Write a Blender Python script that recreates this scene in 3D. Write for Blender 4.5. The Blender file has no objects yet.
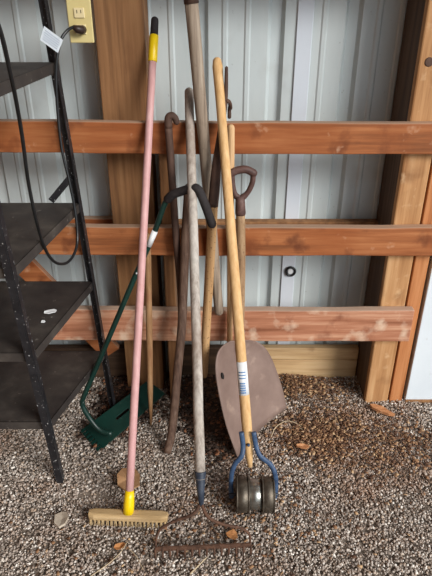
import bpy, math, random
import numpy as np
from mathutils import Vector
random.seed(4)
C = bpy.context.scene.collection
# ------------------------------------------------------------- camera measurements
H, F, PITCH = 1.6, 559.0, math.radians(28.06)
CP, SP = math.cos(PITCH), math.sin(PITCH)
def ray(px, py):
    t = (py-288)/F
    return Vector(((px-216)/F, CP-t*SP, -SP-t*CP))
def at(px, py, Y):
    d = ray(px, py); return Vector((0, 0, H))+d*(Y/d.y)
def atz(px, py, z=0.0):
    d = ray(px, py); return Vector((0, 0, H))+d*((z-H)/d.z)
def lean(bpx, zb, tpx, Yc, rowc):
    """a straight stick: foot at height zb, touching the rail plane Yc at image row rowc, ending at row of tpx"""
    b = atz(bpx[0], bpx[1], zb)
    s = (rowc-bpx[1])/(tpx[1]-bpx[1])
    c = at(bpx[0]+(tpx[0]-bpx[0])*s, rowc, Yc)
    d = c-b
    lo, hi = 0.0, 4.0
    for _ in range(50):
        m = (lo+hi)/2; p = b+d*m
        dep = p.y*CP-(p.z-H)*SP; dn = -p.y*SP-(p.z-H)*CP
        if 288+F*dn/dep > tpx[1]: lo = m
        else: hi = m
    return b, b+d*lo
def lerp(a, b, t): return a+(b-a)*t
def s_row(b, t, row):
    lo, hi = 0., 1.
    for _ in range(40):
        m_ = (lo+hi)/2; p = lerp(b, t, m_); dep = p.y*CP-(p.z-H)*SP; dn = -p.y*SP-(p.z-H)*CP
        if 288+F*dn/dep > row: lo = m_
        else: hi = m_
    return lo

# ------------------------------------------------------------- materials
def newmat(name):
    m = bpy.data.materials.new(name); m.use_nodes = True
    nt = m.node_tree; b = nt.nodes['Principled BSDF']
    return m, nt, b
def N(nt, t, **kw):
    n = nt.nodes.new(t)
    for k, v in kw.items(): setattr(n, k, v)
    return n
def col(c): return (c[0], c[1], c[2], 1)
def sr(r, g, b):
    f = lambda c: ((c/255+0.055)/1.055)**2.4 if c/255 > 0.04045 else c/255/12.92
    return (f(r), f(g), f(b))
def noisy(name, stops, scale=(20, 20, 20), detail=6, rough=0.7, metal=0.0, bump=0.3, bdist=0.003, nscale=1.0, spots=None, spec=0.3, rnoise=0.6, dust=None):
    """noise between several colours, stretched by scale (object space); spots=(colour, scale, lo, hi, strength)"""
    m, nt, b = newmat(name)
    tc = N(nt, 'ShaderNodeTexCoord'); mp = N(nt, 'ShaderNodeMapping')
    mp.inputs['Scale'].default_value = scale
    nt.links.new(tc.outputs['Object'], mp.inputs[0])
    nz = N(nt, 'ShaderNodeTexNoise'); nz.inputs['Scale'].default_value = nscale
    nz.inputs['Detail'].default_value = detail; nz.inputs['Roughness'].default_value = rnoise
    nt.links.new(mp.outputs[0], nz.inputs['Vector'])
    cr = N(nt, 'ShaderNodeValToRGB'); e = cr.color_ramp.elements
    e[0].position, e[0].color = stops[0][0], col(stops[0][1])
    e[1].position, e[1].color = stops[-1][0], col(stops[-1][1])
    for p, c in stops[1:-1]:
        x = e.new(p); x.color = col(c)
    nt.links.new(nz.outputs['Fac'], cr.inputs[0])
    out = cr.outputs[0]
    for sp in (spots or []):
        c, sc, lo, hi, st = sp
        n2 = N(nt, 'ShaderNodeTexNoise'); n2.inputs['Scale'].default_value = sc; n2.inputs['Detail'].default_value = 4
        nt.links.new(tc.outputs['Object'], n2.inputs['Vector'])
        mr = N(nt, 'ShaderNodeMapRange'); mr.inputs[1].default_value = lo; mr.inputs[2].default_value = hi; mr.inputs[4].default_value = st
        nt.links.new(n2.outputs['Fac'], mr.inputs[0])
        mx = N(nt, 'ShaderNodeMix', data_type='RGBA'); mx.inputs[7].default_value = col(c)
        nt.links.new(mr.outputs[0], mx.inputs[0]); nt.links.new(out, mx.inputs[6]); out = mx.outputs[2]
    if dust:   # settled dust on faces that look up
        ge = N(nt, 'ShaderNodeNewGeometry'); sx = N(nt, 'ShaderNodeSeparateXYZ'); nt.links.new(ge.outputs['True Normal'], sx.inputs[0])
        mr = N(nt, 'ShaderNodeMapRange'); mr.inputs[1].default_value = .3; mr.inputs[2].default_value = .8; mr.inputs[4].default_value = .7
        nt.links.new(sx.outputs[2], mr.inputs[0])
        mx = N(nt, 'ShaderNodeMix', data_type='RGBA'); mx.inputs[7].default_value = col(dust)
        nt.links.new(mr.outputs[0], mx.inputs[0]); nt.links.new(out, mx.inputs[6]); out = mx.outputs[2]
    nt.links.new(out, b.inputs['Base Color'])
    b.inputs['Roughness'].default_value = rough; b.inputs['Metallic'].default_value = metal
    b.inputs['Specular IOR Level'].default_value = spec
    if bump:
        bp = N(nt, 'ShaderNodeBump'); bp.inputs['Strength'].default_value = bump; bp.inputs['Distance'].default_value = bdist
        nt.links.new(nz.outputs['Fac'], bp.inputs['Height']); nt.links.new(bp.outputs[0], b.inputs['Normal'])
    return m
def wood(name, dark, mid, light, axis='x', grain=60, along=3, **kw):
    s = {'x': (along, grain, grain), 'z': (grain, grain, along), 'y': (grain, along, grain)}[axis]
    return noisy(name, [(0.28, dark), (0.5, mid), (0.72, light)], scale=s, **kw)
M = {}
rd = sr(96, 52, 32)
M['rail_red'] = wood('rail_red', sr(112, 66, 38), sr(156, 94, 55), sr(184, 122, 78), 'x', 42, 2.2, dust=sr(172, 150, 130), spots=[(sr(92, 46, 26), 11, .56, .70, .75), (sr(140, 74, 34), 3.5, .45, .65, .6), (sr(206, 168, 138), 18, .64, .76, .6)])
M['rail_low'] = wood('rail_low', sr(128, 78, 54), sr(172, 116, 88), sr(206, 160, 130), 'x', 42, 2.2, dust=sr(184, 164, 146), spots=[(sr(214, 188, 164), 14, .55, .7, .75), (sr(110, 52, 34), 12, .6, .75, .6)])
M['post'] = wood('post', sr(98, 68, 44), sr(138, 98, 64), sr(160, 120, 82), 'z', 36, 1.8, spots=[(sr(104, 66, 40), 6, .6, .75, .5)])
M['post_pale'] = wood('post_pale', sr(146, 100, 60), sr(182, 136, 92), sr(204, 164, 120), 'z', 36, 2, spots=[(sr(112, 70, 40), 7, .6, .75, .6), (sr(222, 190, 150), 20, .6, .75, .5)])
M['post_orange'] = wood('post_orange', sr(144, 86, 48), sr(182, 118, 72), sr(202, 142, 96), 'z', 40, 2)
M['skirt'] = wood('skirt', sr(160, 126, 86), sr(196, 164, 122), sr(212, 186, 150), 'x', 30, 2, spots=[(sr(120, 84, 50), 10, .6, .72, .6)])
M['skirt_shade'] = wood('skirt_shade', sr(52, 40, 32), sr(80, 62, 48), sr(104, 82, 64), 'x', 30, 2)  # skirt board wood with shade painted into the colour
M['post_side_shade'] = wood('post_side_shade', sr(62, 48, 40), sr(88, 68, 54), sr(108, 86, 70), 'z', 36, 2)  # post wood with the shadow on its side put into the colour
M['scrap'] = wood('scrap', sr(150, 96, 60), sr(190, 134, 92), sr(208, 160, 120), 'x', 60, 8)
M['siding'] = noisy('siding', [(.3, sr(182, 192, 194)), (.7, sr(198, 206, 207))], scale=(6, 6, 1.2), rough=.42, spec=.5, bump=.05, spots=[(sr(140, 136, 128), 5, .6, .8, .35), (sr(120, 118, 112), 60, .70, .78, .5)])
M['flashing'] = noisy('flashing', [(.3, sr(196, 204, 214)), (.7, sr(208, 215, 224))], scale=(4, 4, 2), rough=.45, spec=.5, bump=0)
M['white_panel'] = noisy('white_panel', [(.3, sr(205, 214, 222)), (.7, sr(222, 230, 236))], scale=(3, 3, 2), rough=.5, bump=.05, spots=[(sr(150, 140, 128), 22, .68, .78, .5)])
M['soil'] = noisy('soil', [(.3, sr(112, 100, 90)), (.7, sr(150, 138, 126))], scale=(30, 30, 30), rough=.95, bump=.6, bdist=.01)
M['shelf'] = noisy('shelf', [(.3, sr(38, 34, 34)), (.55, sr(58, 53, 50)), (.75, sr(84, 78, 72))], scale=(7, 7, 7), rough=.6, spec=.35, bump=.1, spots=[(sr(150, 142, 134), 45, .68, .78, .7)])
M['black_metal'] = noisy('black_metal', [(.3, sr(20, 20, 24)), (.7, sr(40, 40, 44))], scale=(20, 20, 20), rough=.45, spec=.5, bump=.1, spots=[(sr(190, 190, 190), 125, .65, .71, .85)])
M['cord'] = noisy('cord', [(.3, sr(16, 18, 20)), (.7, sr(30, 32, 34))], rough=.35, spec=.5, bump=0)
M['tag'] = noisy('tag', [(.3, sr(205, 215, 225)), (.7, sr(225, 232, 238))], scale=(60, 60, 160), rough=.6, bump=0)
M['ink'] = noisy('ink', [(.3, sr(110, 125, 150)), (.7, sr(130, 145, 170))], rough=.6, bump=0)
M['outlet'] = noisy('outlet', [(.3, sr(208, 190, 132)), (.7, sr(216, 200, 142))], rough=.35, bump=0, spec=.5)
M['outlet2'] = noisy('outlet2', [(.3, sr(224, 206, 160)), (.7, sr(228, 212, 168))], rough=.35, bump=0, spec=.5)
M['slot'] = noisy('slot', [(.3, sr(20, 16, 14)), (.7, sr(24, 20, 18))], bump=0)
M['plug'] = noisy('plug', [(.3, sr(44, 32, 28)), (.7, sr(58, 44, 38))], rough=.4, bump=0)
M['pink'] = noisy('pink', [(.3, sr(184, 140, 138)), (.55, sr(196, 152, 151)), (.75, sr(206, 168, 166))], scale=(40, 40, 3), rough=.5, bump=.05, spots=[(sr(176, 120, 116), 30, .64, .76, .5)])
M['yellow'] = noisy('yellow', [(.3, sr(226, 190, 8)), (.7, sr(240, 206, 20))], rough=.35, spec=.5, bump=0)
M['grip_black'] = noisy('grip_black', [(.3, sr(36, 32, 34)), (.7, sr(52, 48, 48))], rough=.8, bump=.2, scale=(80, 80, 80))
M['brush_wood'] = wood('brush_wood', sr(150, 122, 84), sr(182, 154, 112), sr(200, 174, 134), 'x', 60, 6)
M['bristle'] = noisy('bristle', [(.3, sr(150, 122, 84)), (.7, sr(214, 190, 146))], scale=(400, 400, 20), rough=.9, bump=.3)
M['grey_wood'] = wood('grey_wood', sr(124, 114, 106), sr(162, 152, 143), sr(186, 178, 168), 'z', 90, 5, spots=[(sr(192, 188, 182), 7, .5, .7, .5), (sr(128, 108, 94), 5, .5, .7, .6)])
M['grey_wood2'] = wood('grey_wood2', sr(106, 92, 80), sr(146, 130, 114), sr(168, 154, 138), 'z', 90, 5, spots=[(sr(92, 72, 56), 24, .6, .75, .6)])
M['yellow_wood'] = wood('yellow_wood', sr(186, 144, 94), sr(204, 165, 115), sr(216, 180, 134), 'z', 70, 3, spots=[(sr(160, 110, 60), 12, .66, .8, .4)])
M['beige_wood'] = wood('beige_wood', sr(160, 122, 84), sr(196, 158, 116), sr(212, 178, 138), 'z', 80, 4)
M['tan_wood'] = wood('tan_wood', sr(146, 108, 70), sr(184, 144, 100), sr(200, 164, 120), 'z', 80, 4, spots=[(sr(84, 56, 36), 130, .6, .68, .8)])
M['scoop_wood'] = wood('scoop_wood', sr(112, 86, 62), sr(146, 116, 86), sr(168, 140, 108), 'z', 80, 4, spots=[(sr(96, 66, 46), 110, .6, .7, .6)])
M['stake_wood'] = wood('stake_wood', sr(128, 92, 62), sr(160, 122, 86), sr(176, 140, 104), 'z', 80, 4, spots=[(sr(140, 84, 64), 10, .5, .7, .5)])
M['dark_wood'] = wood('dark_wood', sr(64, 46, 38), sr(94, 72, 60), sr(118, 96, 82), 'z', 80, 4, spots=[(sr(140, 120, 108), 40, .64, .76, .4)])
M['rust_dark'] = noisy('rust_dark', [(.3, sr(58, 42, 36)), (.6, sr(88, 66, 56)), (.8, sr(112, 88, 76))], scale=(30, 30, 12), rough=.75, bump=.3)
M['rust_red'] = noisy('rust_red', [(.3, sr(66, 44, 40)), (.6, sr(92, 66, 60)), (.8, sr(122, 96, 88))], scale=(40, 40, 40), rough=.6, bump=.3, spec=.4)
M['rust_rake'] = noisy('rust_rake', [(.3, sr(56, 40, 32)), (.7, sr(104, 74, 58))], scale=(60, 60, 60), rough=.85, bump=.4)
M['scoop'] = noisy('scoop', [(.3, sr(112, 92, 84)), (.6, sr(130, 109, 100)), (.8, sr(144, 124, 114))], scale=(8, 8, 8), rough=.6, metal=.1, bump=.08, spec=.35, spots=[(sr(178, 156, 140), 14, .62, .75, .5)])
M['green'] = noisy('green', [(.3, sr(8, 38, 33)), (.7, sr(16, 53, 46))], scale=(14, 14, 14), rough=.38, spec=.5, bump=.05, spots=[(sr(120, 130, 120), 90, .7, .76, .6)])
M['silver'] = noisy('silver', [(.3, sr(186, 192, 196)), (.7, sr(210, 214, 216))], rough=.3, metal=.4, bump=0)
M['blue'] = noisy('blue', [(.3, sr(36, 54, 82)), (.6, sr(56, 80, 112)), (.8, sr(84, 104, 130))], scale=(40, 40, 40), rough=.5, spec=.45, bump=.2)
M['blue_dark'] = noisy('blue_dark', [(.3, sr(34, 42, 56)), (.7, sr(58, 66, 80))], scale=(40, 40, 40), rough=.5, spec=.45, bump=.2)
M['steel'] = noisy('steel', [(.3, sr(140, 140, 134)), (.7, sr(190, 190, 184))], scale=(4, 60, 60), rough=.28, metal=.9, bump=.1)
M['steel_dark'] = noisy('steel_dark', [(.3, sr(70, 62, 54)), (.6, sr(98, 90, 80)), (.8, sr(126, 120, 110))], scale=(40, 40, 40), rough=.45, metal=.6, bump=.3)
M['sticker'] = noisy('sticker', [(.3, sr(214, 216, 218)), (.7, sr(228, 230, 232))], rough=.5, bump=0)
M['sticker_blue'] = noisy('sticker_blue', [(.3, sr(96, 130, 176)), (.7, sr(120, 150, 190))], rough=.5, bump=0)
M['leaf'] = noisy('leaf', [(.3, sr(168, 110, 64)), (.7, sr(200, 146, 96))], scale=(30, 30, 30), rough=.8)
M['paper'] = noisy('paper', [(.3, sr(160, 146, 130)), (.7, sr(196, 184, 168))], scale=(20, 20, 20), rough=.85)
M['card'] = noisy('card', [(.3, sr(150, 112, 78)), (.7, sr(180, 142, 104))], scale=(20, 20, 20), rough=.9)
M['straw'] = noisy('straw', [(.3, sr(170, 150, 122)), (.7, sr(206, 188, 158))], scale=(20, 20, 20), rough=.8)
# gravel: a colour for each stone
m, nt, b = newmat('gravel'); M['gravel'] = m
g = N(nt, 'ShaderNodeNewGeometry'); cr = N(nt, 'ShaderNodeValToRGB'); e = cr.color_ramp.elements
e[0].position, e[0].color = 0, col(sr(112, 100, 90)); e[1].position, e[1].color = 1, col(sr(236, 230, 222))
for p, c in ((.2, sr(138, 126, 116)), (.4, sr(164, 152, 143)), (.6, sr(186, 175, 166)), (.80, sr(170, 148, 128)), (.88, sr(206, 197, 188))):
    x = e.new(p); x.color = col(c)
nt.links.new(g.outputs['Random Per Island'], cr.inputs[0])
tc = N(nt, 'ShaderNodeTexCoord'); nz = N(nt, 'ShaderNodeTexNoise'); nz.inputs['Scale'].default_value = 5; nz.inputs['Detail'].default_value = 5
nt.links.new(tc.outputs['Object'], nz.inputs['Vector'])
mr = N(nt, 'ShaderNodeMapRange'); mr.inputs[1].default_value = .5; mr.inputs[2].default_value = .72; mr.inputs[4].default_value = .4
nt.links.new(nz.outputs['Fac'], mr.inputs[0])
mx = N(nt, 'ShaderNodeMix', data_type='RGBA'); mx.inputs[7].default_value = col(sr(128, 88, 60))
nt.links.new(mr.outputs[0], mx.inputs[0]); nt.links.new(cr.outputs[0], mx.inputs[6]); vd = N(nt, 'ShaderNodeVectorMath', operation='DISTANCE'); vd.inputs[1].default_value = (.50, 1.72, 0)
nt.links.new(tc.outputs['Object'], vd.inputs[0])
ad = N(nt, 'ShaderNodeMath', operation='MULTIPLY_ADD'); ad.inputs[1].default_value = -.5
nt.links.new(nz.outputs['Fac'], ad.inputs[0]); nt.links.new(vd.outputs['Value'], ad.inputs[2])
m3 = N(nt, 'ShaderNodeMapRange'); m3.inputs[1].default_value = -.15; m3.inputs[2].default_value = .12; m3.inputs[3].default_value = .42; m3.inputs[4].default_value = 0
nt.links.new(ad.outputs[0], m3.inputs[0])
my = N(nt, 'ShaderNodeMix', data_type='RGBA'); my.inputs[7].default_value = col(sr(164, 120, 88))
nt.links.new(m3.outputs[0], my.inputs[0]); nt.links.new(mx.outputs[2], my.inputs[6]); nt.links.new(my.outputs[2], b.inputs['Base Color'])
b.inputs['Roughness'].default_value = .85; b.inputs['Specular IOR Level'].default_value = .25
m, nt, b = newmat('litter'); M['litter'] = m
g = N(nt, 'ShaderNodeNewGeometry'); cr = N(nt, 'ShaderNodeValToRGB'); e = cr.color_ramp.elements
e[0].color = col(sr(78, 54, 40)); e[1].color = col(sr(196, 164, 126)); x = e.new(.45); x.color = col(sr(118, 84, 60)); x = e.new(.75); x.color = col(sr(146, 108, 76))
nt.links.new(g.outputs['Random Per Island'], cr.inputs[0]); nt.links.new(cr.outputs[0], b.inputs['Base Color']); b.inputs['Roughness'].default_value = .9
m, nt, b = newmat('litter_shade'); M['litter_shade'] = m  # real leaf litter, its colours darkened to paint in shade
g = N(nt, 'ShaderNodeNewGeometry'); cr = N(nt, 'ShaderNodeValToRGB'); e = cr.color_ramp.elements
e[0].color = col(sr(44, 33, 27)); e[1].color = col(sr(150, 98, 66)); x = e.new(.6); x.color = col(sr(70, 52, 42)); x = e.new(.88); x.color = col(sr(96, 70, 54))
nt.links.new(g.outputs['Random Per Island'], cr.inputs[0]); nt.links.new(cr.outputs[0], b.inputs['Base Color']); b.inputs['Roughness'].default_value = .9

# ------------------------------------------------------------- mesh helpers
class MB:
    def __init__(s): s.v = []; s.f = []; s.sm = []
    def add(s, v, f, smooth=False):
        o = len(s.v); s.v += [Vector(p) for p in v]; s.f += [tuple(i+o for i in q) for q in f]; s.sm += [smooth]*len(f); return s
    def box(s, x0, x1, y0, y1, z0, z1):
        v = [(x, y, z) for x in (x0, x1) for y in (y0, y1) for z in (z0, z1)]
        return s.add(v, [(0, 1, 3, 2), (4, 6, 7, 5), (0, 4, 5, 1), (2, 3, 7, 6), (0, 2, 6, 4), (1, 5, 7, 3)])
    def beam(s, a, b, w, h, side=Vector((1, 0, 0))):
        """bar from a to b; w along 'side', h along the third axis"""
        a = Vector(a); b = Vector(b); d = (b-a).normalized(); u = (side-d*side.dot(d)).normalized(); n = d.cross(u)
        v = [p+u*(sx*w/2)+n*(sy*h/2) for p in (a, b) for sx, sy in ((-1, -1), (1, -1), (1, 1), (-1, 1))]
        return s.add(v, [(3, 2, 1, 0), (4, 5, 6, 7), (0, 1, 5, 4), (1, 2, 6, 5), (2, 3, 7, 6), (3, 0, 4, 7)])
    def tube(s, pts, rads, n=16, round_ends=(False, False), flat=1.0, side=None):
        pts = [Vector(p) for p in pts]
        if not hasattr(rads, '__len__'): rads = [rads]*len(pts)
        rads = list(rads)
        if round_ends[0]:
            d = (pts[0]-pts[1]).normalized(); r = rads[0]; p = pts[0]
            ex = [(p+d*r*math.sin(a), r*math.cos(a)) for a in (1.45, 1.1, .75, .4)]
            pts = [q for q, _ in ex]+pts; rads = [q for _, q in ex]+rads
        if round_ends[1]:
            d = (pts[-1]-pts[-2]).normalized(); r = rads[-1]; p = pts[-1]
            ex = [(p+d*r*math.sin(a), r*math.cos(a)) for a in (.4, .75, 1.1, 1.45)]
            pts += [q for q, _ in ex]; rads += [q for _, q in ex]
        v = []; f = []; K = len(pts)
        d0 = (pts[1]-pts[0]).normalized()
        up = side or (Vector((0, 1, 0)) if abs(d0.y) < .8 else Vector((1, 0, 0)))
        u = (up-d0*up.dot(d0)).normalized()
        for i, p in enumerate(pts):
            d = (pts[min(i+1, K-1)]-pts[max(i-1, 0)]).normalized()
            u = (u-d*u.dot(d)).normalized(); w = d.cross(u)
            for k in range(n):
                a = 2*math.pi*k/n
                v.append(p+(u*math.cos(a)*flat+w*math.sin(a))*rads[i])
        for i in range(K-1):
            for k in range(n):
                a = i*n+k; b = i*n+(k+1) % n
                f.append((a, b, b+n, a+n))
        s.add(v, f, True)
        o = len(s.v)-len(v)
        s.f.append(tuple(o+k for k in range(n))[::-1]); s.sm.append(False)
        s.f.append(tuple(o+(K-1)*n+k for k in range(n))); s.sm.append(False)
        return s
    def sheet(s, grid, t):
        """grid of points (rows of equal length) given thickness t along their normals"""
        R = len(grid); Q = len(grid[0]); top = []; bot = []
        for i in range(R):
            for j in range(Q):
                a = grid[min(i+1, R-1)][j]-grid[max(i-1, 0)][j]; b = grid[i][min(j+1, Q-1)]-grid[i][max(j-1, 0)]
                n = a.cross(b)
                n = n.normalized() if n.length > 1e-9 else Vector((0, -1, 0))
                top.append(grid[i][j]+n*t/2); bot.append(grid[i][j]-n*t/2)
        K = R*Q; f = []
        for i in range(R-1):
            for j in range(Q-1):
                a = i*Q+j; f.append((a, a+Q, a+Q+1, a+1)); f.append((K+a, K+a+1, K+a+Q+1, K+a+Q))
        s.add(top+bot, f, True)
        o = len(s.v)-2*K
        edge = [j for j in range(Q)]+[i*Q+Q-1 for i in range(1, R)]+[(R-1)*Q+j for j in range(Q-2, -1, -1)]+[i*Q for i in range(R-2, 0, -1)]
        for a, b in zip(edge, edge[1:]+edge[:1]):
            s.f.append((o+a, o+b, o+K+b, o+K+a)); s.sm.append(False)
        return s
    def build(s, name, mat, parent=None, bevel=0, sub=0, origin=None):
        org = Vector(parent.matrix_world.translation) if parent else (origin or Vector((0, 0, 0)))
        if parent: org = parent_loc(parent)
        me = bpy.data.meshes.new(name); me.from_pydata([tuple(p-org) for p in s.v], [], s.f)
        me.polygons.foreach_set('use_smooth', s.sm); me.validate(); me.update()
        import bmesh
        bm = bmesh.new(); bm.from_mesh(me); bmesh.ops.recalc_face_normals(bm, faces=bm.faces); bm.to_mesh(me); bm.free()
        me.materials.append(M[mat])
        o = bpy.data.objects.new(name, me); C.objects.link(o)
        if parent: o.parent = parent
        else: o.location = org
        if bevel:
            md = o.modifiers.new('bevel', 'BEVEL'); md.width = bevel; md.segments = 2; md.limit_method = 'ANGLE'
        if sub:
            md = o.modifiers.new('sub', 'SUBSURF'); md.levels = sub; md.render_levels = sub
        return o
def parent_loc(p):
    v = Vector((0, 0, 0))
    while p: v += p.location; p = p.parent
    return v
def tag(o, label=None, cat=None, group=None, kind=None):
    if label: o['label'] = label
    if cat: o['category'] = cat
    if group: o['group'] = group
    if kind: o['kind'] = kind
    return o
def thing(name, loc, label, cat, group=None):
    o = bpy.data.objects.new(name, None); C.objects.link(o); o.location = loc; o.empty_display_size = .05
    return tag(o, label, cat, group)
def struct(name, mb, mat, bevel=0, parent=None, label=None, origin=None):
    o = mb.build(name, mat, parent, bevel, origin=origin)
    if not parent: tag(o, label, None, None, 'structure')
    return o
def catmull(P, n=6):
    out = []
    P = [P[0]+(P[0]-P[1])]+P+[P[-1]+(P[-1]-P[-2])]
    for i in range(1, len(P)-2):
        for j in range(n):
            t = j/n; a, b, c, d = P[i-1:i+3]
            out.append(.5*((2*b)+(c-a)*t+(2*a-5*b+4*c-d)*t*t+(3*b-a-3*c+d)*t**3))
    out.append(P[-2]); return out
def stick(a, b, r0, r1=None, n=8, wob=0.0):
    r1 = r1 or r0
    pts = [lerp(a, b, i/n) for i in range(n+1)]
    for i in range(1, n):
        pts[i] = pts[i]+Vector((random.uniform(-wob, wob), 0, random.uniform(-wob, wob)))
    return pts, [lerp(r0, r1, i/n) for i in range(n+1)]

# ------------------------------------------------------------- the setting
YG, YP, YK, YS = 1.90, 1.938, 2.12, 2.17          # rails, posts, skirt board, siding
struct('floor', MB().box(-3.2, 3.6, -4.0, 2.3, -.12, -.010), 'soil')
# ribbed metal siding
prof = []
def rib(x): prof.extend([(x-.030, 0), (x-.018, .020), (x+.018, .020), (x+.030, 0)])
def pencil(x): prof.extend([(x-.012, 0), (x-.006, -.004), (x+.006, -.004), (x+.012, 0)])
k = -11
while k < 11:
    x = .213+.27*k
    rib(x); pencil(x+.088); pencil(x+.168); k += 1
v = []; f = []
for x, d in prof: v += [(x, YS+d, -.05), (x, YS+d, 3.6)]
for i in range(len(prof)-1): f.append((2*i, 2*i+2, 2*i+3, 2*i+1))
n0 = len(v)
v += [(prof[0][0], YS+.03, -.05), (prof[0][0], YS+.03, 3.6), (prof[-1][0], YS+.03, -.05), (prof[-1][0], YS+.03, 3.6)]
f += [(n0, n0+1, n0+3, n0+2)]
wall = struct('wall_back', MB().add(v, f), 'siding')
struct('trim_1', MB().box(.284, .340, YS-.008, YS-.001, 0.0, 3.6), 'flashing', .002, label='pale blue white flashing strip down the metal siding')
struct('shade_wall_left', MB().box(-1.60, -1.55, -3.5, YS+.03, -.05, 3.6), 'post')  # unseen wall, placed and sized to block ambient light from the left
struct('shade_wall_front', MB().box(-1.60, .3, -3.55, -3.5, -.05, 3.6), 'post')  # unseen, added behind the camera to cut light reaching the post side
struct('shade_ceiling', MB().box(-1.6, 2.9, -.3, YS+.03, 3.6, 3.66), 'post')  # unseen roof over the back, put in to shape the daylight
struct('shade_ceiling_front', MB().box(-1.6, .3, -3.5, -.3, 3.6, 3.66), 'post')  # added out of view to keep sky light off the right post's side
# horizontal rails in front of the posts
z = lambda row, Y: at(216, row, Y).z
def rail(name, x0, x1, r0, r1, mat, Y=YG, t=.038):
    mb = MB()
    n = 24
    g0 = []
    z1 = z(r0, Y); z0 = z(r1, Y)
    ring = []
    for i in range(n+1):
        x = lerp(x0, x1, i/n); w = [random.uniform(-.0018, .0018) for _ in range(3)]
        zl = max(0, -x)*.009; w[1] += zl; w[2] += zl
        ring.append([(x, Y+w[0], z0+w[1]), (x, Y+w[0], z1+w[2]), (x, Y+t, z1+w[2]), (x, Y+t, z0+w[1])])
    v = [p for q in ring for p in q]; f = []
    for i in range(n):
        for k in range(4): f.append((4*i+k, 4*i+(k+1) % 4, 4*i+4+(k+1) % 4, 4*i+4+k))
    f += [(0, 1, 2, 3), (4*n+3, 4*n+2, 4*n+1, 4*n)]
    return struct(name, MB().add(v, f), mat, .004)
rail('trim_2', -1.55, 1.9, 123, 154.5, 'rail_red')
rail('trim_3', -1.55, 1.9, 228, 256, 'rail_red')
xe = at(413, 322, YG).x
rail('trim_4', -1.55, xe, 311, 341.5, 'rail_low')
struct('trim_5', MB().box(-1.55, 1.9, YG, YG+.038, 1.69, 1.80), 'rail_red', .004)
# outer rails against the siding, only their tops show above the inner ones
struct('trim_6', MB().box(-.36, .66, YS-.045, YS-.006, z(227, YS-.045)-.075, z(222, YS-.045)), 'post', .003)
struct('trim_7', MB().box(-1.55, -.40, YS-.045, YS-.006, z(227, YS-.045)-.085, z(219, YS-.045)), 'rail_red', .003)
# posts
YL = 2.03; pl = at(92, 0, YL).x; pr = at(143, 0, YL).x
struct('trim_8', MB().box(pl, pr, YL, YS-.01, -.05, 3.6), 'post', .004)
sr0 = at(151, 0, 1.942).x; sr1 = at(164, 0, 1.942).x
struct('trim_9', MB().box(sr0, sr1, 1.942, YS-.012, -.05, z(150, 1.96)), 'post', .004)
a0 = .656
struct('trim_10', MB().box(a0, a0+.100, YP, YP+.034, -.05, 3.6), 'post_pale', .006, label='pale front board of the right post')
struct('trim_18', MB().box(a0+.002, a0+.100, YP+.036, YS-.01, -.05, 3.6), 'post_side_shade', .003, label='side of the right post with its shade painted in dark')  # shadowed side of the post, built as a separate dark piece
struct('trim_11', MB().box(a0+.108, a0+.163, YP+.004, YS-.01, -.05, 3.6), 'post_orange', .004)
# nail holes / knot on right post
kp = at(429, 62, YP)
struct('trim_12', MB().tube([(kp.x, YP-.003, kp.z), (kp.x, YP+.002, kp.z)], [.012, .017], 20), 'rust_dark', label='dark knot in the pale right post')
# skirt boards along the ground
mb = MB().box(.040, a0-.002, YK, YK+.035, .094, .158)
struct('trim_13', mb, 'skirt', .004)
struct('trim_14', MB().box(.040, a0-.002, YK+.002, YK+.035, -.04, .090), 'skirt', .004)
struct('trim_15', MB().box(-1.55, pl-.004, YK, YK+.035, -.04, .158), 'skirt_shade', .004)  # same skirt, coloured dark to paint in shade
struct('trim_17', MB().box(sr1+.004, .036, YK, YK+.035, -.04, .158), 'skirt_shade', .004)  # skirt behind the tools, shade painted into the wood
# slanting brace board behind the shelves
bA = at(-40, 200, 2.05); bB = at(112, 352, 2.05)
struct('trim_16', MB().beam(bA, bB, .09, .03, Vector((0, 0, 1))), 'rail_red', .003, label='slanting orange brace board behind the shelves')
# white panel right of the post
pa = atz(404, 396); pb = atz(436, 404)
xw = a0+.175
struct('wall_right', MB().box(xw, 2.9, 1.935, 1.975, -.0, 3.6), 'white_panel', .003, label='white panel right of the pale post')
struct('baseboard_right', MB().box(xw, 2.9, 1.930, 1.9345, .0, .016), 'post', .002)

# ------------------------------------------------------------- gravel
def ico():
    t = (1+5**.5)/2
    v = np.array([(-1, t, 0), (1, t, 0), (-1, -t, 0), (1, -t, 0), (0, -1, t), (0, 1, t), (0, -1, -t), (0, 1, -t), (t, 0, -1), (t, 0, 1), (-t, 0, -1), (-t, 0, 1)], float)
    v /= np.linalg.norm(v[0])
    f = np.array([(0, 11, 5), (0, 5, 1), (0, 1, 7), (0, 7, 10), (0, 10, 11), (1, 5, 9), (5, 11, 4), (11, 10, 2), (10, 7, 6), (7, 1, 8), (3, 9, 4), (3, 4, 2), (3, 2, 6), (3, 6, 8), (3, 8, 9), (4, 9, 5), (2, 4, 11), (6, 2, 10), (8, 6, 7), (9, 8, 1)])
    return v, f
rng = np.random.default_rng(7)
def hump(x, y): return .005*np.sin(x*7+1.3)*np.cos(y*9)+.003*np.sin(x*17+y*13)+.030*np.exp(-((x-.33)/.16)**2-((y-1.97)/.14)**2)
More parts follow.
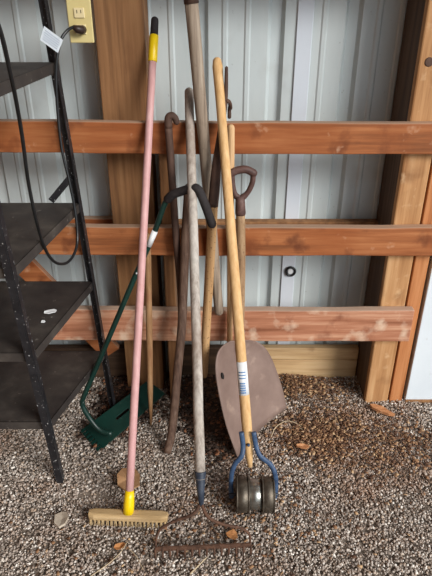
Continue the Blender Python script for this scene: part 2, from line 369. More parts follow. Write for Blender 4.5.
def stones(n, x0, x1, y0, y1, smin, smax):
    V, Fc = ico()
    px = rng.uniform(x0, x1, n); py = rng.uniform(y0, y1, n)
    s = rng.uniform(smin, smax, n)*rng.choice([1, 1, 1, 1.35, .7], n)
    pz = hump(px, py)-s*.1+rng.uniform(-.003, .003, n)
    sc = np.stack([s, s*rng.uniform(.65, 1, n), s*rng.uniform(.45, .8, n)], 1)
    v = V[None]*(1+rng.uniform(-.3, .3, (n, 12, 1)))*sc[:, None]
    q = rng.normal(size=(n, 4)); q[:, 1:3] *= .35; q /= np.linalg.norm(q, axis=1)[:, None]
    w, a, b, c = q.T
    R = np.stack([1-2*(b*b+c*c), 2*(a*b-c*w), 2*(a*c+b*w), 2*(a*b+c*w), 1-2*(a*a+c*c), 2*(b*c-a*w), 2*(a*c-b*w), 2*(b*c+a*w), 1-2*(a*a+b*b)], 1).reshape(n, 3, 3)
    v = np.einsum('nij,nkj->nki', R, v)+np.stack([px, py, pz], 1)[:, None]
    f = Fc[None]+12*np.arange(n)[:, None, None]
    return v.reshape(-1, 3), f.reshape(-1, 3)
def npmesh(name, v, f, mat):
    me = bpy.data.meshes.new(name); me.vertices.add(len(v)); me.vertices.foreach_set('co', v.astype(np.float32).ravel())
    k = f.shape[1]; me.loops.add(f.size); me.polygons.add(len(f)); me.loops.foreach_set('vertex_index', f.ravel().astype(np.int32))
    me.polygons.foreach_set('loop_start', np.arange(0, f.size, k, dtype=np.int32)); me.update(calc_edges=True); me.validate()
    me.materials.append(M[mat]); o = bpy.data.objects.new(name, me); C.objects.link(o); return o
va, fa = stones(88000, -1.25, 1.35, .85, 2.12, .0030, .0056)
vb, fb = stones(9000, -2.4, 2.4, .2, 2.12, .005, .009)
ok = ~((vb[::12, 0] > -1.25) & (vb[::12, 0] < 1.35) & (vb[::12, 1] > .85))
idx = np.where(ok)[0]
vb = vb.reshape(-1, 12, 3)[idx].reshape(-1, 3); V, Fc = ico(); fb = (Fc[None]+12*np.arange(len(idx))[:, None, None]).reshape(-1, 3)
o = npmesh('gravel', np.concatenate([va, vb]), np.concatenate([fa, fb+len(va)]), 'gravel')
tag(o, 'loose grey brown pea gravel covering the shed ground', 'gravel', None, 'stuff')
# dry leaf and bark crumbs
def crumbs(n, cx, cy, sx, sy, smin=.002, smax=.008):
    px = cx+rng.normal(size=n)*sx; py = np.minimum(cy+rng.normal(size=n)*sy, 2.10)
    vs = []
    for i in range(n):
        L = rng.uniform(smin, smax); W = L*rng.uniform(.25, .8); a = rng.uniform(0, 6.28); zz = hump(px[i], py[i])+rng.uniform(.007, .014)
        c, s = math.cos(a), math.sin(a); h = rng.uniform(-.4, .4, 4)*L*.6
        for j, (u, w) in enumerate(((-1, -1), (1, -1), (1, 1), (-1, 1))):
            vs.append((px[i]+u*L*c-w*W*s, py[i]+u*L*s+w*W*c, zz+h[j]))
        for j in range(4):
            p = vs[-4]; vs.append((p[0], p[1], p[2]-.0012))
    v = np.array(vs); b = 8*np.arange(n)[:, None]
    f = np.array([(0, 1, 2, 3), (7, 6, 5, 4), (0, 4, 5, 1), (1, 5, 6, 2), (2, 6, 7, 3), (3, 7, 4, 0)])
    return v, f, n
def scatter(sets, name, mat, label):
    allv = []; allf = []; off = 0
    for args in sets:
        v, f, n = crumbs(*args)
        for i in range(n):
            vv = v[8*i:8*i+8]; vv[4:] = vv[:4]-np.array([0, 0, .0012])
        allv.append(v); allf.append((f[None]+8*np.arange(n)[:, None, None]).reshape(-1, 4)+off); off += len(v)
    tag(npmesh(name, np.concatenate(allv), np.concatenate(allf), mat), label, 'leaf litter', None, 'stuff')
scatter(((1500, .42, 1.72, .10, .08), (900, .40, 2.0, .10, .06), (900, .72, 1.66, .13, .10), (350, .20, 1.35, .2, .12), (160, -.2, 1.2, .25, .1), (300, .3, 2.06, .25, .03)), 'leaf_litter', 'litter', 'brown dry leaf and bark crumbs scattered over the gravel right of the scoop')
scatter(((1700, -.05, 1.92, .05, .09, .004, .012), (700, -.06, 2.03, .06, .04, .004, .012), (1300, -.42, 1.93, .05, .10, .004, .013), (600, 0.0, 1.72, .04, .07, .004, .010), (500, -.34, 1.92, .05, .06, .004, .012)), 'shade_leaf_litter', 'litter_shade', 'leaf litter coloured dark for the shade between the tools and the foot of the wall')  # litter with the shade behind the tools painted in

# ------------------------------------------------------------- shelving unit
fb_, ft_ = Vector((-.564, 1.49, 0)), Vector((-.508, 1.17, 1.90))
rb_, rt_ = Vector((-.428, 1.862, 0)), Vector((-.515, 1.845, 1.90))
W = Vector((-.78, 0, 0))
sh = thing('shelving_unit', (-.85, 1.65, 0), 'black metal shelving unit with four dusty dark shelves at the left', 'shelf unit')
def up_at(a, b, zz): return lerp(a, b, (zz-a.z)/(b.z-a.z))
for a, b, sy in ((fb_, ft_, 1), (rb_, rt_, -1), (fb_+W, ft_+W, 1), (rb_+W, rt_+W, -1)):
    sx = -1 if a.x > -.9 else 1
    m = MB()
    m.beam(a, b, .003, .030 if sy < 0 else .024, Vector((1, 0, 0)))            # flange running front to back
    m.beam(a+Vector((sx*.012, -sy*.012, 0)), b+Vector((sx*.012, -sy*.012, 0)), .028 if sy < 0 else .021, .003, Vector((1, 0, 0)))
    p = m.build('upright', 'black_metal', sh)
for zz in (.235+.09, .64, .948, 1.404):
    c = [up_at(fb_, ft_, zz), up_at(rb_, rt_, zz)]
    c = [c[0]+W, c[0], c[1], c[1]+W]
    ins = [Vector((.004, .004, 0)), Vector((-.004, .004, 0)), Vector((-.004, -.004, 0)), Vector((.004, -.004, 0))]
    c = [p+i for p, i in zip(c, ins)]
    m = MB(); T = .0025; Hh = .030
    m.add([p for p in c]+[p-Vector((0, 0, T)) for p in c], [(0, 1, 2, 3), (7, 6, 5, 4)])
    for i in range(4):
        a, b = c[i], c[(i+1) % 4]
        m.beam(a-Vector((0, 0, Hh/2)), b-Vector((0, 0, Hh/2)), Hh, .004, Vector((0, 0, 1)))
    m.build('shelf', 'shelf', sh)
# corner brace under the second shelf
g0 = at(51, 201, 1.84); g1 = at(70, 178, 1.845)
MB().beam(g0, g1, .004, .022, Vector((0, 1, 0))).build('corner_brace', 'black_metal', sh)
# paper scrap on third shelf
pc = atz(50, 312, .645)
def blob_sheet(c, rx, ry, t, n=9, seed=0, rot=0.0, curl=.3):
    rr = random.Random(seed); m = MB(); ring = []
    for i in range(n):
        a = 2*math.pi*i/n+rot; k = rr.uniform(.75, 1.15)
        ring.append(Vector((c[0]+rx*k*math.cos(2*math.pi*i/n)*math.cos(rot)-ry*k*math.sin(2*math.pi*i/n)*math.sin(rot), c[1]+rx*k*math.cos(2*math.pi*i/n)*math.sin(rot)+ry*k*math.sin(2*math.pi*i/n)*math.cos(rot), c[2]+rr.uniform(0, curl)*min(rx, ry))))
    top = [p+Vector((0, 0, t)) for p in ring]
    cc = Vector((c[0], c[1], c[2])); f = []
    v = ring+top+[cc, cc+Vector((0, 0, t))]
    for i in range(n):
        j = (i+1) % n; f += [(i, j, n+j, n+i), (j, i, 2*n), (n+i, n+j, 2*n+1)]
    return m.add(v, f)
tag(blob_sheet(pc, .026, .013, .002, 7, 3, .35).build('paper_scrap', 'sticker'), 'torn pale scrap lying on the black middle shelf', 'scrap')
tag(blob_sheet(atz(43, 322, .642), .008, .006, .002, 6, 5).build('paper_scrap', 'sticker'), 'tiny white crumb on the black middle shelf below the torn scrap', 'scrap')

# ------------------------------------------------------------- outlet and cord
oc = at(80, 20, YG-.012)
pw = .037; zb_ = z(43, YG-.012); zt_ = zb_+.122; xo = oc.x
ob = thing('wall_outlet', (xo, YG+.02, zb_), 'ivory duplex outlet plate left of the brown post with a plug in it', 'outlet')
MB().box(xo-.034, xo+.034, YG-.006, YG+.05, zb_+.004, zt_-.004).build('outlet_box', 'steel_dark', ob, .002)
MB().box(xo-pw, xo+pw, YG-.012, YG-.006, zb_, zt_).build('face_plate', 'outlet', ob, .003)
for i, zc in enumerate((zb_+.038, zt_-.038)):
    r = MB().box(xo-.016, xo+.016, YG-.016, YG-.012, zc-.014, zc+.014).build('receptacle', 'outlet2', ob, .003)
    for dx in (-.006, .006):
        MB().box(xo+dx-.001, xo+dx+.001, YG-.0168, YG-.0161, zc-.001, zc+.008).build('slot', 'slot', r)
cp = [(-14, -6, 1.20), (0, 30, 1.22), (8, 62, 1.26), (15, 95, 1.31), (22, 135, 1.37), (28, 180, 1.42), (35, 215, 1.45), (42, 240, 1.50), (49, 256, 1.55), (58, 263.5, 1.60), (68, 262, 1.66), (75, 252, 1.71), (77.5, 237, 1.75), (75, 210, 1.77), (69, 180, 1.78), (62, 150, 1.79), (58, 115, 1.80), (56, 80, 1.805), (57, 58, 1.81), (61, 40, 1.825), (67, 31, 1.84), (73, 27, 1.86)]
pts = catmull([at(*q) for q in cp])
cd = thing('extension_cord', at(58, 263.5, 1.66), 'black power cord looping down from the outlet past the shelves', 'cord')
MB().tube(pts, .0048, 10).build('cable', 'cord', cd)
zc = zb_+.038
pe = at(73, 27, 1.86)
MB().tube([pe, Vector((xo-.008, 1.866, zc+.003)), Vector((xo+.004, 1.872, zc)), Vector((xo+.006, YG-.0165, zc))], [.006, .011, .013, .013], 14).build('plug', 'plug', cd)
tcn = at(52, 39.5, 1.80)
tp = [at(44, 26, 1.80), at(63, 40, 1.80), at(58, 53, 1.80), at(40, 40, 1.80)]
m = MB(); nv = Vector((0, .0012, 0)); m.add([p for p in tp]+[p+nv for p in tp], [(0, 1, 2, 3), (7, 6, 5, 4), (0, 4, 5, 1), (1, 5, 6, 2), (2, 6, 7, 3), (3, 7, 4, 0)])
tg = m.build('tag', 'tag', cd); tg['label'] = 'white paper tag'
m = MB()
for i in range(5):
    t = .2+.15*i
    a = lerp(tp[0], tp[3], t); b = lerp(tp[1], tp[2], t)
    m.beam(lerp(a, b, .1)-nv*.5, lerp(a, b, .9)-nv*.5, .0012, .0004, Vector((0, 0, 1)))
m.build('print', 'ink', tg)

# ------------------------------------------------------------- deck brush
b, t = lean((128.5, 511), .045, (155, 17), YG-.018, 123)
br = thing('deck_brush', (b.x, b.y, 0), 'wooden deck scrub brush on a long pink pole with yellow collar and ferrule', 'brush')
L = (t-b).length
P = lambda s: lerp(b, t, s)
ra, rb2, rc2, rd2 = [s_row(b, t, q) for q in (494, 490, 61, 36)]
pt, rr_ = stick(P(ra), P(rc2+.004), .0135, .0125, 10)
MB().tube(pt, rr_, 18).build('pole', 'pink', br)['label'] = 'faded pink painted pole'
MB().tube([P(rc2-.002), P(rc2), P(rd2), P(rd2+.002)], [.013, .0152, .0152, .013], 18).build('collar', 'yellow', br)
MB().tube([P(rd2), P(.993)], [.0135, .0125], 18, (False, True)).build('grip', 'grip_black', br)
MB().tube([P(-.005), P(ra*.4), P(ra*.8), P(rb2)], [.018, .0185, .0175, .0150], 18).build('ferrule', 'yellow', br)
ha = atz(87, 517, .045); hc = atz(167, 520, .045)
yb = b.y-.002
m = MB()
d = (hc-ha); d.z = 0; d.normalize(); nrm = Vector((-d.y, d.x, 0)); ce = (ha+hc)/2; ce = Vector((b.x+.0, b.y, 0)); hl = (hc-ha).length/2
ce = (ha+hc)/2; ce.z = 0; ce.y = b.y-.004
rows = []
prof2 = [(-.019, .020), (-.019, .034), (-.016, .040), (-.010, .043), (.010, .043), (.016, .040), (.019, .034), (.019, .020)]
vv = []; ff = []
K = 15
for i in range(K):
    u = -1+2*i/(K-1); e_ = 1-.35*max(0, abs(u)-.9)/.1
    for (q, zz) in prof2: vv.append(ce+d*(u*hl)+nrm*(q*e_)+Vector((0, 0, zz)))
for i in range(K-1):
    for k in range(8): ff.append((8*i+k, 8*i+(k+1) % 8, 8*i+8+(k+1) % 8, 8*i+8+k))
ff += [tuple(range(8))[::-1], tuple(8*(K-1)+k for k in range(8))]
m.add(vv, ff); blk = m.build('brush_block', 'brush_wood', br, .002)
m = MB(); rr = random.Random(2)
for i in range(19):
    for j in range(4):
        c0 = ce+d*(-hl*.94+i*hl*1.88/18)+nrm*(-.015+.010*j)
        for k in range(7):
            a = k*6.28/7; o1 = Vector((math.cos(a), math.sin(a), 0))*.0026
            sp = Vector((rr.uniform(-.003, .003), -.008 if j == 0 else rr.uniform(-.004, .004), 0))
            m.tube([c0+o1+Vector((0, 0, .024)), c0+o1*1.3+sp+Vector((0, 0, .003))], [.0012, .0010], 5)
bs = m.build('bristles', 'bristle', br); bs['kind'] = 'stuff'

# ------------------------------------------------------------- bow rake
b, t = lean((202.5, 548), .045, (189, 90), YG-.022, 123)
rk = thing('bow_rake', (b.x, b.y, 0), 'bow rake with weathered grey wooden handle, rusty toothed head on the gravel', 'rake')
P = lambda s: lerp(b, t, s)
s1 = s_row(b, t, 473); s0 = s_row(b, t, 505)
pt, rr_ = stick(P(s1-.012), P(.995), .0165, .0150, 12, .001)
MB().tube(pt, rr_, 18, (False, True)).build('handle', 'grey_wood', rk)
MB().tube([P(s0), P((s0+s1)/2), P(s1), P(s1+.004)], [.008, .0125, .0185, .0185], 18).build('socket', 'blue_dark', rk)['label'] = 'dark blue steel socket'
e0 = atz(155, 549, .04); e1 = atz(251, 545, .04)
n0 = P(s0+.004)
for pl_ in ([(201, 508), (193, 514), (178, 520), (163, 527), (157, 536), (155.5, 547)], [(202, 508), (208, 517), (222, 524), (240, 528), (249, 534), (250.5, 544)]):
    q = [n0]
    for i, (x, y) in enumerate(pl_[1:]):
        q.append(atz(x, y, lerp(n0.z, .04, (i+1)/5)))
    MB().tube(catmull(q, 5), [.0058-.002*i/25 for i in range(26)], 10).build('bow', 'rust_rake', rk)
hd = MB().beam(e0, e1, .016, .007, Vector((0, 0, 1))).build('rake_head', 'rust_rake', rk, .001)
for i in range(14):
    c0 = lerp(e0, e1, (i+.02)/13.04)
    MB().tube([c0, c0+Vector((0, -.008, -.02)), c0+Vector((0, -.006, -.045))], [.0042, .0038, .0015], 8).build('tine', 'rust_rake', hd)

# ------------------------------------------------------------- long yellow handled wheel tool
b, t = lean((256, 495), .062, (217, 60), YG-.075, 123)
b2, _ = lean((250.5, 462), .12, (217, 60), YG-.075, 123)
ed = thing('roller_cutter', (b.x, b.y, 0), 'long yellow wooden handled tool with blue steel fork and drum roller', 'garden tool')
s0 = .0
top = t; bot = at(249.8, 463, lerp(b.y, t.y, .09))
P = lambda s: lerp(bot, top, s)
MB().tube([P(-.01), P(.02), P(.06), P(.12), P(.5), P(.8), P(.9), P(.96), P(.985), P(.996)], [.008, .0125, .0165, .0178, .0172, .0150, .0150, .0158, .0165, .0140], 20, (False, True)).build('handle', 'yellow_wood', ed)
# paper label wrapped round the handle
def s_of(row): return s_row(bot, top, row)
sa, sb = s_of(394), s_of(361)
v = []; f = []
dd = (top-bot).normalized(); u = (Vector((1, 0, 0))-dd*dd.x).normalized(); w = dd.cross(u)
if w.y > 0: w = -w
def wrap(sa, sb, a0, a1, r, name, mat, parent, n=10):
    g = []
    for i in range(n+1):
        a = lerp(a0, a1, i/n)
        g.append([P(s)+(u*math.sin(a)+w*math.cos(a))*r for s in (sa, sb)])
    return MB().sheet(g, .0006).build(name, mat, parent)
st = wrap(sa, sb, -1.2, 1.2, .0182, 'label_sticker', 'sticker', ed); st['label'] = 'white paper label with blue print'
for i in range(8):
    s_ = lerp(sa, sb, .06+.07*i) if i < 5 else lerp(sa, sb, .50+.09*(i-5))
    wrap(s_, s_+.004 if i < 5 else s_+.003, -.75, .35 if i < 5 else .6, .0188, 'print', 'sticker_blue', st, 6)
# blue straps on handle and the fork
wc = atz(255.5, 494, .062)      # wheel centre
fh = Vector((1, 0, 0))
def straps(sx):
    px = [(241.3 if sx < 0 else 253.6, 432, -.006), (243 if sx < 0 else 256, 446, 0), (241.5 if sx < 0 else 260, 456, 0), (235 if sx < 0 else 270, 464, 0), (231.5 if sx < 0 else 275, 474, 0), (231 if sx < 0 else 276, 486, 0), (231.5 if sx < 0 else 275, 498, 0)]
    q = []
    for i, (x, y, dz) in enumerate(px):
        Y = [bot.y+.018, bot.y+.004, bot.y-.015, lerp(bot.y, wc.y, .45), lerp(bot.y, wc.y, .7), wc.y+.012, wc.y][i]
        q.append(at(x, y, Y))
    return catmull(q, 5)
for sx in (-1, 1):
    q = straps(sx)
    MB().tube(q, .0085, 12, flat=.65).build('fork_arm', 'blue', ed)
bb = P(.055)+w*.0165; MB().tube([bb, bb+w*.006], .0055, 10, (False, True)).build('rivet', 'blue', ed)
# axle, drum, rims
xl = at(231.5, 496, wc.y).x; xr = at(275, 496, wc.y).x; R = .060
wc.z = .060
MB().tube([(xl-.006, wc.y, wc.z), (xr+.006, wc.y, wc.z)], .006, 12, (True, True)).build('axle', 'blue_dark', ed)
def drum(x0, x1, r, rr_, name, mat):
    pr_ = [(x0, rr_), (x0+.002, r), (x1-.002, r), (x1, rr_)]
    return MB().tube([(x, wc.y, wc.z) for x, _ in pr_], [q for _, q in pr_], 40).build(name, mat, ed)
w_ = xr-xl
drum(xl+w_*.38, xl+w_*.70, R*.86, R*.80, 'drum', 'steel')['label'] = 'bright worn steel drum'
drum(xl+w_*.10, xl+w_*.40, R, R*.9, 'rim', 'steel_dark')
drum(xl+w_*.68, xl+w_*.97, R, R*.9, 'rim', 'steel_dark')
# tyre-like raised beads on the rims
for xx in (.12, .38, .70, .95):
    drum(xl+w_*xx-.003, xl+w_*xx+.003, R*1.05, R, 'bead', 'steel_dark')

# ------------------------------------------------------------- D handle scoop shovel
bl = Vector((.093, 1.60, .004)); brr = at(287, 408, 1.835)
sc = thing('scoop_shovel', ((bl.x+brr.x)/2, (bl.y+brr.y)/2, 0), 'wide rusty brown scoop shovel with D handle leaning behind the yellow handle', 'shovel')
tipz = at(240, 342, 1.80); mid = (bl+brr)/2; e = (brr-bl).normalized()
ax = (tipz-mid); La = ax.length; ax.normalize(); nn = ax.cross(e).normalized()
if nn.y > 0: nn = -nn
def onplane(px, py):
    d = ray(px, py); o_ = Vector((0, 0, H)); return o_+d*((mid-o_).dot(nn)/d.dot(nn))
outl = [(0, 238, 459, 287, 408), (.25, 226, 425, 283, 391), (.5, 218.5, 392, 277, 372), (.7, 215.5, 370, 271, 357), (.85, 217, 355, 264.5, 347), (.94, 222, 346.5, 257, 342), (1, 230, 341, 249, 340)]
def outline(v_):
    pts_ = catmull([Vector((q[1], q[2], 0)) for q in outl], 8), catmull([Vector((q[3], q[4], 0)) for q in outl], 8)
    k_ = int(round(v_*(len(pts_[0])-1))); return pts_[0][k_], pts_[1][k_]
grid = []
R_ = 24; Q_ = 17
for i in range(R_+1):
    v_ = i/R_
    l_, r_ = outline(v_); A_ = onplane(l_.x, l_.y); B_ = onplane(r_.x, r_.y)
    row = []
    for j in range(Q_):
        u_ = -1+2*j/(Q_-1)
        dish = .026*(1-u_*u_)*(1 if v_ < .6 else 1-(v_-.6)/.4*.9)
        row.append(lerp(A_, B_, (u_+1)/2)-nn*dish)
    grid.append(row)
MB().sheet(grid, .0025).build('blade', 'scoop', sc)
ho = []
for a in range(9):
    px_, py_ = 223.2+1.2*math.cos(a*.698)+.5*math.sin(a*.698), 376+3.4*math.sin(a*.698)
    ho.append(onplane(px_, py_)+nn*-.006)
hm = MB(); hm.add(ho+[p+nn*.0045 for p in ho], [tuple(range(9)), tuple(range(9, 18))[::-1]]+[(i, (i+1) % 9, 9+(i+1) % 9, 9+i) for i in range(9)])
hm.build('rust_hole', 'slot', sc)
# rolled step and socket, shaft, D grip
j0 = tipz+nn*.002
hp = [mid+ax*(La*.80)-nn*.004, tipz+Vector((0, -.004, .0)), at(240.5, 300, 1.825), at(241, 255, 1.845), at(240.5, 213, 1.862)]
hp = catmull(hp, 6)
MB().tube(hp[:9], [.010+.0012*i for i in range(9)], 16).build('socket', 'scoop', sc)
MB().tube(hp[6:], .0165, 18).build('shaft', 'scoop_wood', sc)
gt = hp[-1]
g1 = at(240, 196, 1.868)
MB().tube([gt+Vector((0, 0, -.006)), gt+Vector((0, 0, .0)), lerp(gt, g1, .6), g1], [.0175, .019, .0175, .015], 18).build('grip_socket', 'rust_red', sc)
GY = 1.87
lo = [at(239, 199, GY), at(234.5, 193, GY), at(232.5, 184, GY), at(232, 173, GY)]
ro = [at(241, 199, GY), at(248, 192, GY), at(252.5, 182, GY), at(253, 173, GY)]
for q in (lo, ro): MB().tube(catmull(q, 4), [.0115]*3+[.0095]*10, 12).build('grip_arm', 'rust_red', sc)
q = [at(231, 173.5, GY), at(237, 170.5, GY), at(246, 169.5, GY), at(253.5, 173, GY)]
MB().tube(catmull(q, 4), [.0135]*13, 16, (True, True)).build('grip_bar', 'rust_red', sc)

# ------------------------------------------------------------- short beige stick behind the scoop
b, t = lean((229.5, 409), .015, (231, 128), YG-.014, 155)
b.y = min(b.y, 1.86)
o = MB(); pt, rr_ = stick(b, t, .0105, .0125, 10, .0006); o.tube(pt, rr_, 16, (False, True))
tag(o.build('wooden_pole', 'beige_wood', origin=b), 'slim beige wooden handle just right of the long yellow one, foot behind the scoop', 'wooden pole')

# ------------------------------------------------------------- green tube edger
g = thing('foot_edger', atz(97, 440), 'dark green bent tube tool with black foam grip and slotted green plate', 'garden tool')
yq = [(112, 434, 1.665), (100, 430, 1.675), (91, 420, 1.69), (83.5, 408, 1.70), (82.5, 402, 1.705), (84, 396, 1.71), (105, 347, 1.745), (137, 272, 1.795), (153, 236, 1.81), (163, 208, 1.815), (166.5, 201, 1.815), (171, 196, 1.81)]
tb = catmull([at(*q) for q in yq], 4)
MB().tube(tb, .0098, 14).build('tube_frame', 'green', g)
gq = [(168, 199, 1.812), (173, 194.5, 1.80), (184, 190.5, 1.785), (193, 188, 1.765), (198, 189.5, 1.755), (202, 197, 1.75), (207, 210, 1.755), (212, 224, 1.76)]
MB().tube(catmull([at(*q) for q in gq], 4), .0150, 16, (True, True)).build('foam_grip', 'grip_black', g)
MB().tube([at(148.5, 246, 1.803), at(155, 231, 1.808)], .0106, 14).build('sticker', 'sticker', g)
bo = at(137, 273, 1.79); MB().tube([bo, bo+Vector((0, -.012, .004))], .004, 8, (False, True)).build('bolt', 'silver', g)
# plate with a cut slot
c00, c01, c11, c10 = atz(85, 428, .035), atz(148, 381, .085), atz(165, 394, .040), atz(103, 449, .012)
def bil(u_, v_): return lerp(lerp(c00, c01, u_), lerp(c10, c11, u_), v_)
us = [0, .15, .26, .34, .54, .8, 1]; vs = [0, .22, .42, .54, .75, 1]
m = MB(); th = Vector((0, 0, .004)); vv = []; ff = []
for v_ in vs:
    for u_ in us: vv.append(bil(u_, v_)+th)
for v_ in vs:
    for u_ in us: vv.append(bil(u_, v_))
K = len(us)*len(vs); Q = len(us)
for i in range(len(vs)-1):
    for j in range(Q-1):
        if i == 2 and j == 3: continue
        a = i*Q+j
        ff += [(a, a+1, a+Q+1, a+Q), (K+a, K+a+Q, K+a+Q+1, K+a+1)]
def wallq(a, b): ff.append((a, b, K+b, K+a))
for j in range(Q-1): wallq(j, j+1); wallq((len(vs)-1)*Q+j, (len(vs)-1)*Q+j+1)
for i in range(len(vs)-1): wallq(i*Q, i*Q+Q); wallq(i*Q+Q-1, i*Q+2*Q-1)
a = 2*Q+3
wallq(a, a+1); wallq(a+1, a+Q+1); wallq(a+Q+1, a+Q); wallq(a+Q, a)
m.add(vv, ff); m.build('plate', 'green', g, .001)
# turned up toothed end
m = MB(); n = 7
for i in range(n):
    a = lerp(c00, c10, i/n); b_ = lerp(c00, c10, (i+.62)/n)
    dn = Vector((-.016, -.014, -.006))
    m.add([a+th, b_+th, b_+dn+th, a+dn+th, a, b_, b_+dn, a+dn], [(0, 1, 2, 3), (7, 6, 5, 4), (0, 4, 5, 1), (1, 5, 6, 2), (2, 6, 7, 3), (3, 7, 4, 0)])
m.build('teeth', 'green', g)

# ------------------------------------------------------------- thin stake, dark handles
b, t = lean((151, 426), .0, (147.5, 236), YG-.015, 240)
d = t-b
tag(MB().tube([b, b+d*.10, b+d*.22, b+d*.5, b+d*.9, t], [.0035, .0075, .0115, .0125, .0125, .0120], 14, (False, True)).build('wooden_stake', 'stake_wood', origin=b), 'thin tapered wooden stake standing just right of the pink pole', 'stake')
# dark brown handle, slightly bowed, behind the grey rake
aq = [(167.5, 463, 1.625), (172, 430, 1.665), (177.5, 372, 1.73), (181.5, 330, 1.775), (183.5, 288, 1.81), (185, 250, 1.835), (187, 215, 1.855), (189, 188, 1.868)]
P3 = [at(*q) for q in aq]; P3[0].z = max(P3[0].z, .004)
tag(MB().tube(catmull(P3, 4), [.0165]*29, 16, (False, True)).build('wooden_pole', 'dark_wood', origin=P3[0]), 'dark brown bowed wooden handle standing behind the grey rake handle', 'wooden pole')
# rusty crook
cq = [(176.5, 122, 1.872), (175, 118, 1.872), (171.8, 115.8, 1.872), (168.6, 118, 1.872), (168.5, 128, 1.872), (170, 150, 1.87), (172.5, 185, 1.868), (176, 235, 1.862), (180.5, 290, 1.85), (181, 330, 1.825), (178, 370, 1.80), (176, 400, 1.785), (174, 424, 1.785)]
P4 = [at(*q) for q in cq]
cr_ = thing('steel_crook', Vector((P4[-1].x, P4[-1].y, 0)), 'rusty dark bar with a hooked top between the pink pole and grey rake', 'steel bar')
cc = catmull(P4, 4)
MB().tube(cc[:17], [.010+.003*min(1, i/9) for i in range(17)], 12, (True, False)).build('hook', 'rust_dark', cr_)
MB().tube(cc[16:], .0130, 12, (False, True)).build('shaft', 'rust_dark', cr_)

# ------------------------------------------------------------- tan handle hanging by its rusty hook from the top rail
hq_b, hq_t = at(203.5, 376, 1.80), at(213.5, 200, 1.80)
hk = thing('hanging_hoe', hq_b, 'speckled tan wooden handle hanging head up from its dark rusty socket', 'garden tool')
d = hq_t-hq_b
MB().tube([lerp(hq_b, hq_t, s) for s in (0, .02, .3, .6, .9, 1.0, 1.03)], [.0150, .0165, .0168, .0168, .0165, .0160, .015], 16).build('handle', 'tan_wood', hk)
sq = [at(213, 206, 1.80), at(214.5, 190, 1.803), at(216.5, 165, 1.815), at(218.5, 148, 1.835), at(221, 128, 1.862), at(224.5, 108, 1.866), at(226, 90, 1.865), at(226.5, 68, 1.865)]
MB().tube(catmull(sq[:5], 4), [.0175]*6+[.0165-.0007*i for i in range(11)], 16).build('socket', 'rust_dark', hk)
MB().tube(catmull(sq[4:], 4), [.0100-.0004*i for i in range(13)], 12, (False, True), flat=1.0).build('tang', 'rust_dark', hk)
c0 = at(226, 100, 1.862)
q = [c0, at(229.5, 102.5, 1.87), at(230.5, 108, 1.90), at(229.5, 108, 1.945)]
q.append(q[-1]+Vector((0, .004, -.03))); 
MB().tube(catmull(q, 4), .0065, 12, (False, True)).build('hook', 'rust_dark', hk)

# ------------------------------------------------------------- thick grey handle hanging above, head out of view hooked on a higher rail
hb_, ht_ = at(219, 311, 1.878), at(191.3, 2, 1.862)
th_ = thing('hanging_tool', hb_, 'thick weathered grey handle hanging from above, rounded lower end at the bottom rail', 'garden tool')
pt, rr_ = stick(hb_, ht_, .0180, .0205, 12, .0008)
MB().tube(pt, rr_, 20, (True, False)).build('handle', 'grey_wood2', th_)
d = (ht_-hb_).normalized()
MB().tube([ht_-d*.004, ht_+d*.05, ht_+d*.09], [.0225, .0215, .012], 20).build('ferrule', 'rust_dark', th_)
e0 = ht_+d*.085
nk = [e0, Vector((e0.x-.004, 1.872, 1.74)), Vector((e0.x-.006, 1.878, 1.812)), Vector((e0.x-.006, 1.915, 1.825)), Vector((e0.x-.006, 1.955, 1.80))]
nk = catmull(nk, 4)
MB().tube(nk, [.0105]*9+[.0085]*(len(nk)-9), 12).build('neck', 'rust_dark', th_)
e1 = nk[-1]
gg = [[e1+Vector((-.07+.02*j, .006+.004*i, .02-.035*i)) for j in range(8)] for i in range(4)]
MB().sheet(gg, .003).build('hoe_blade', 'rust_dark', th_)

# ------------------------------------------------------------- washer ring on the siding
rc = at(290.5, 271.5, YS-.014)
rg = thing('rubber_washer', rc, 'small black ring with pale centre fixed on the siding below the middle rail', 'washer')
pts = [rc+Vector((math.cos(a)*.0195, 0, math.sin(a)*.0195)) for a in [i*math.pi*2/24 for i in range(25)]]
MB().tube(pts, .0055, 8).build('ring', 'cord', rg)
MB().tube([rc+Vector((0, .030, 0)), rc+Vector((0, -.002, 0))], [.014, .011], 20).build('centre', 'sticker', rg)

# ------------------------------------------------------------- scraps on the ground
def chunk(px, py, L, Wd, T, rot, name, mat, label, cat, seed=0, zz=.006, n=7, curl=.35, group=None):
    c = atz(px, py, zz)
    return tag(blob_sheet(c, L/2, Wd/2, T, n, seed, rot, curl).build(name, mat), label, cat, group)
chunk(128, 480, .105, .115, .006, .3, 'cardboard_scrap', 'card', 'tan cardboard scrap lying behind the brush pole', 'scrap', 3, .010)
chunk(62.5, 521, .052, .075, .010, .1, 'bark_chip', 'paper', 'pale flat chip on the gravel left of the brush head', 'wood chip', 8, .012)
chunk(302, 447, .052, .030, .005, -.1, 'wood_chip', 'scrap', 'small tan wood chip on brown litter right of the scoop', 'wood chip', 6, .018)
chunk(232, 536, .038, .042, .002, .4, 'dry_leaf', 'leaf', 'small orange dry leaf inside the rake bow', 'leaf', 9, .012, 8, .8)
chunk(381, 411, .105, .035, .012, -.65, 'wood_offcut', 'scrap', 'orange wood offcut lying at the foot of the right post', 'offcut', 2, .010, 8, .1)
chunk(120, 547, .04, .03, .002, .4, 'dry_leaf', 'leaf', 'faint brown leaf below the brush head', 'leaf', 12, .010, 8, .6)
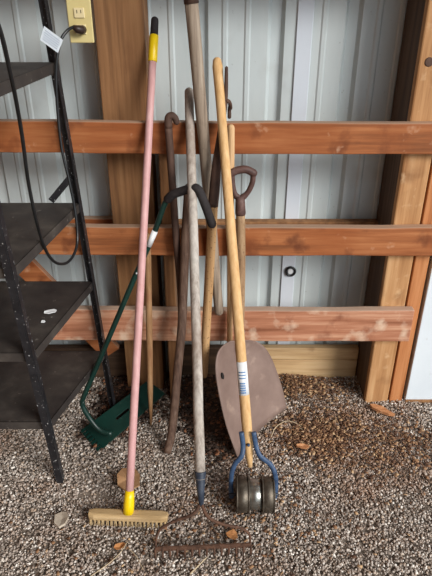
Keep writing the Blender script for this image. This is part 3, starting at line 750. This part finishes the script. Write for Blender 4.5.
def twig(pts, r, name, label, cat, mat='straw'):
    q = catmull([atz(x, y, zz) for x, y, zz in pts], 5)
    return tag(MB().tube(q, [r*(1-.4*i/len(q)) for i in range(len(q))], 7).build(name, mat, origin=q[0]), label, cat)
twig([(88, 578, .010), (108, 564, .014), (120, 553, .016), (128, 541, .012)], .0017, 'straw', 'long pale curved straw near the bottom left edge', 'straw')
twig([(190, 574, .012), (198, 566, .014), (207, 557, .012)], .0028, 'straw', 'short pale straw just in front of the rake teeth', 'straw')
twig([(128, 548, .010), (136, 556, .012), (143, 569, .010)], .0014, 'straw', 'thin short straw left of the rake head', 'straw')
twig([(271, 437, .010), (276, 427, .020), (287, 421, .026), (299, 425, .018), (304, 434, .010)], .0018, 'straw', 'pale arched straw on the brown litter right of the scoop', 'straw')
twig([(300, 430, .012), (312, 450, .014), (322, 464, .010)], .0022, 'twig', 'dark thin twig on the litter beside the tan wood chip', 'twig', 'rust_dark')

# ------------------------------------------------------------- light and camera
w = bpy.data.worlds.new('World'); bpy.context.scene.world = w; w.use_nodes = True
bg = w.node_tree.nodes['Background']; bg.inputs[0].default_value = (.84, .93, 1.0, 1); bg.inputs[1].default_value = 1.15
s = bpy.data.lights.new('daylight', 'SUN'); s.energy = 3.6; s.angle = math.radians(26); s.color = (1, .97, .92)
so = bpy.data.objects.new('daylight', s); C.objects.link(so)
so.rotation_euler = Vector((-.80, .90, -.66)).to_track_quat('-Z', 'Y').to_euler()
cam = bpy.data.cameras.new('camera'); co = bpy.data.objects.new('camera', cam); C.objects.link(co)
co.location = (0, 0, H); co.rotation_euler = (math.pi/2-PITCH, 0, 0)
cam.sensor_fit = 'VERTICAL'; cam.sensor_height = 24; cam.sensor_width = 18; cam.lens = F/576*24; cam.clip_start = .02
sc_ = bpy.context.scene; sc_.camera = co
sc_.view_settings.view_transform = 'Standard'; sc_.view_settings.look = 'None'; sc_.view_settings.gamma = 1; sc_.view_settings.exposure = .10
sc_.view_settings.use_curve_mapping = False
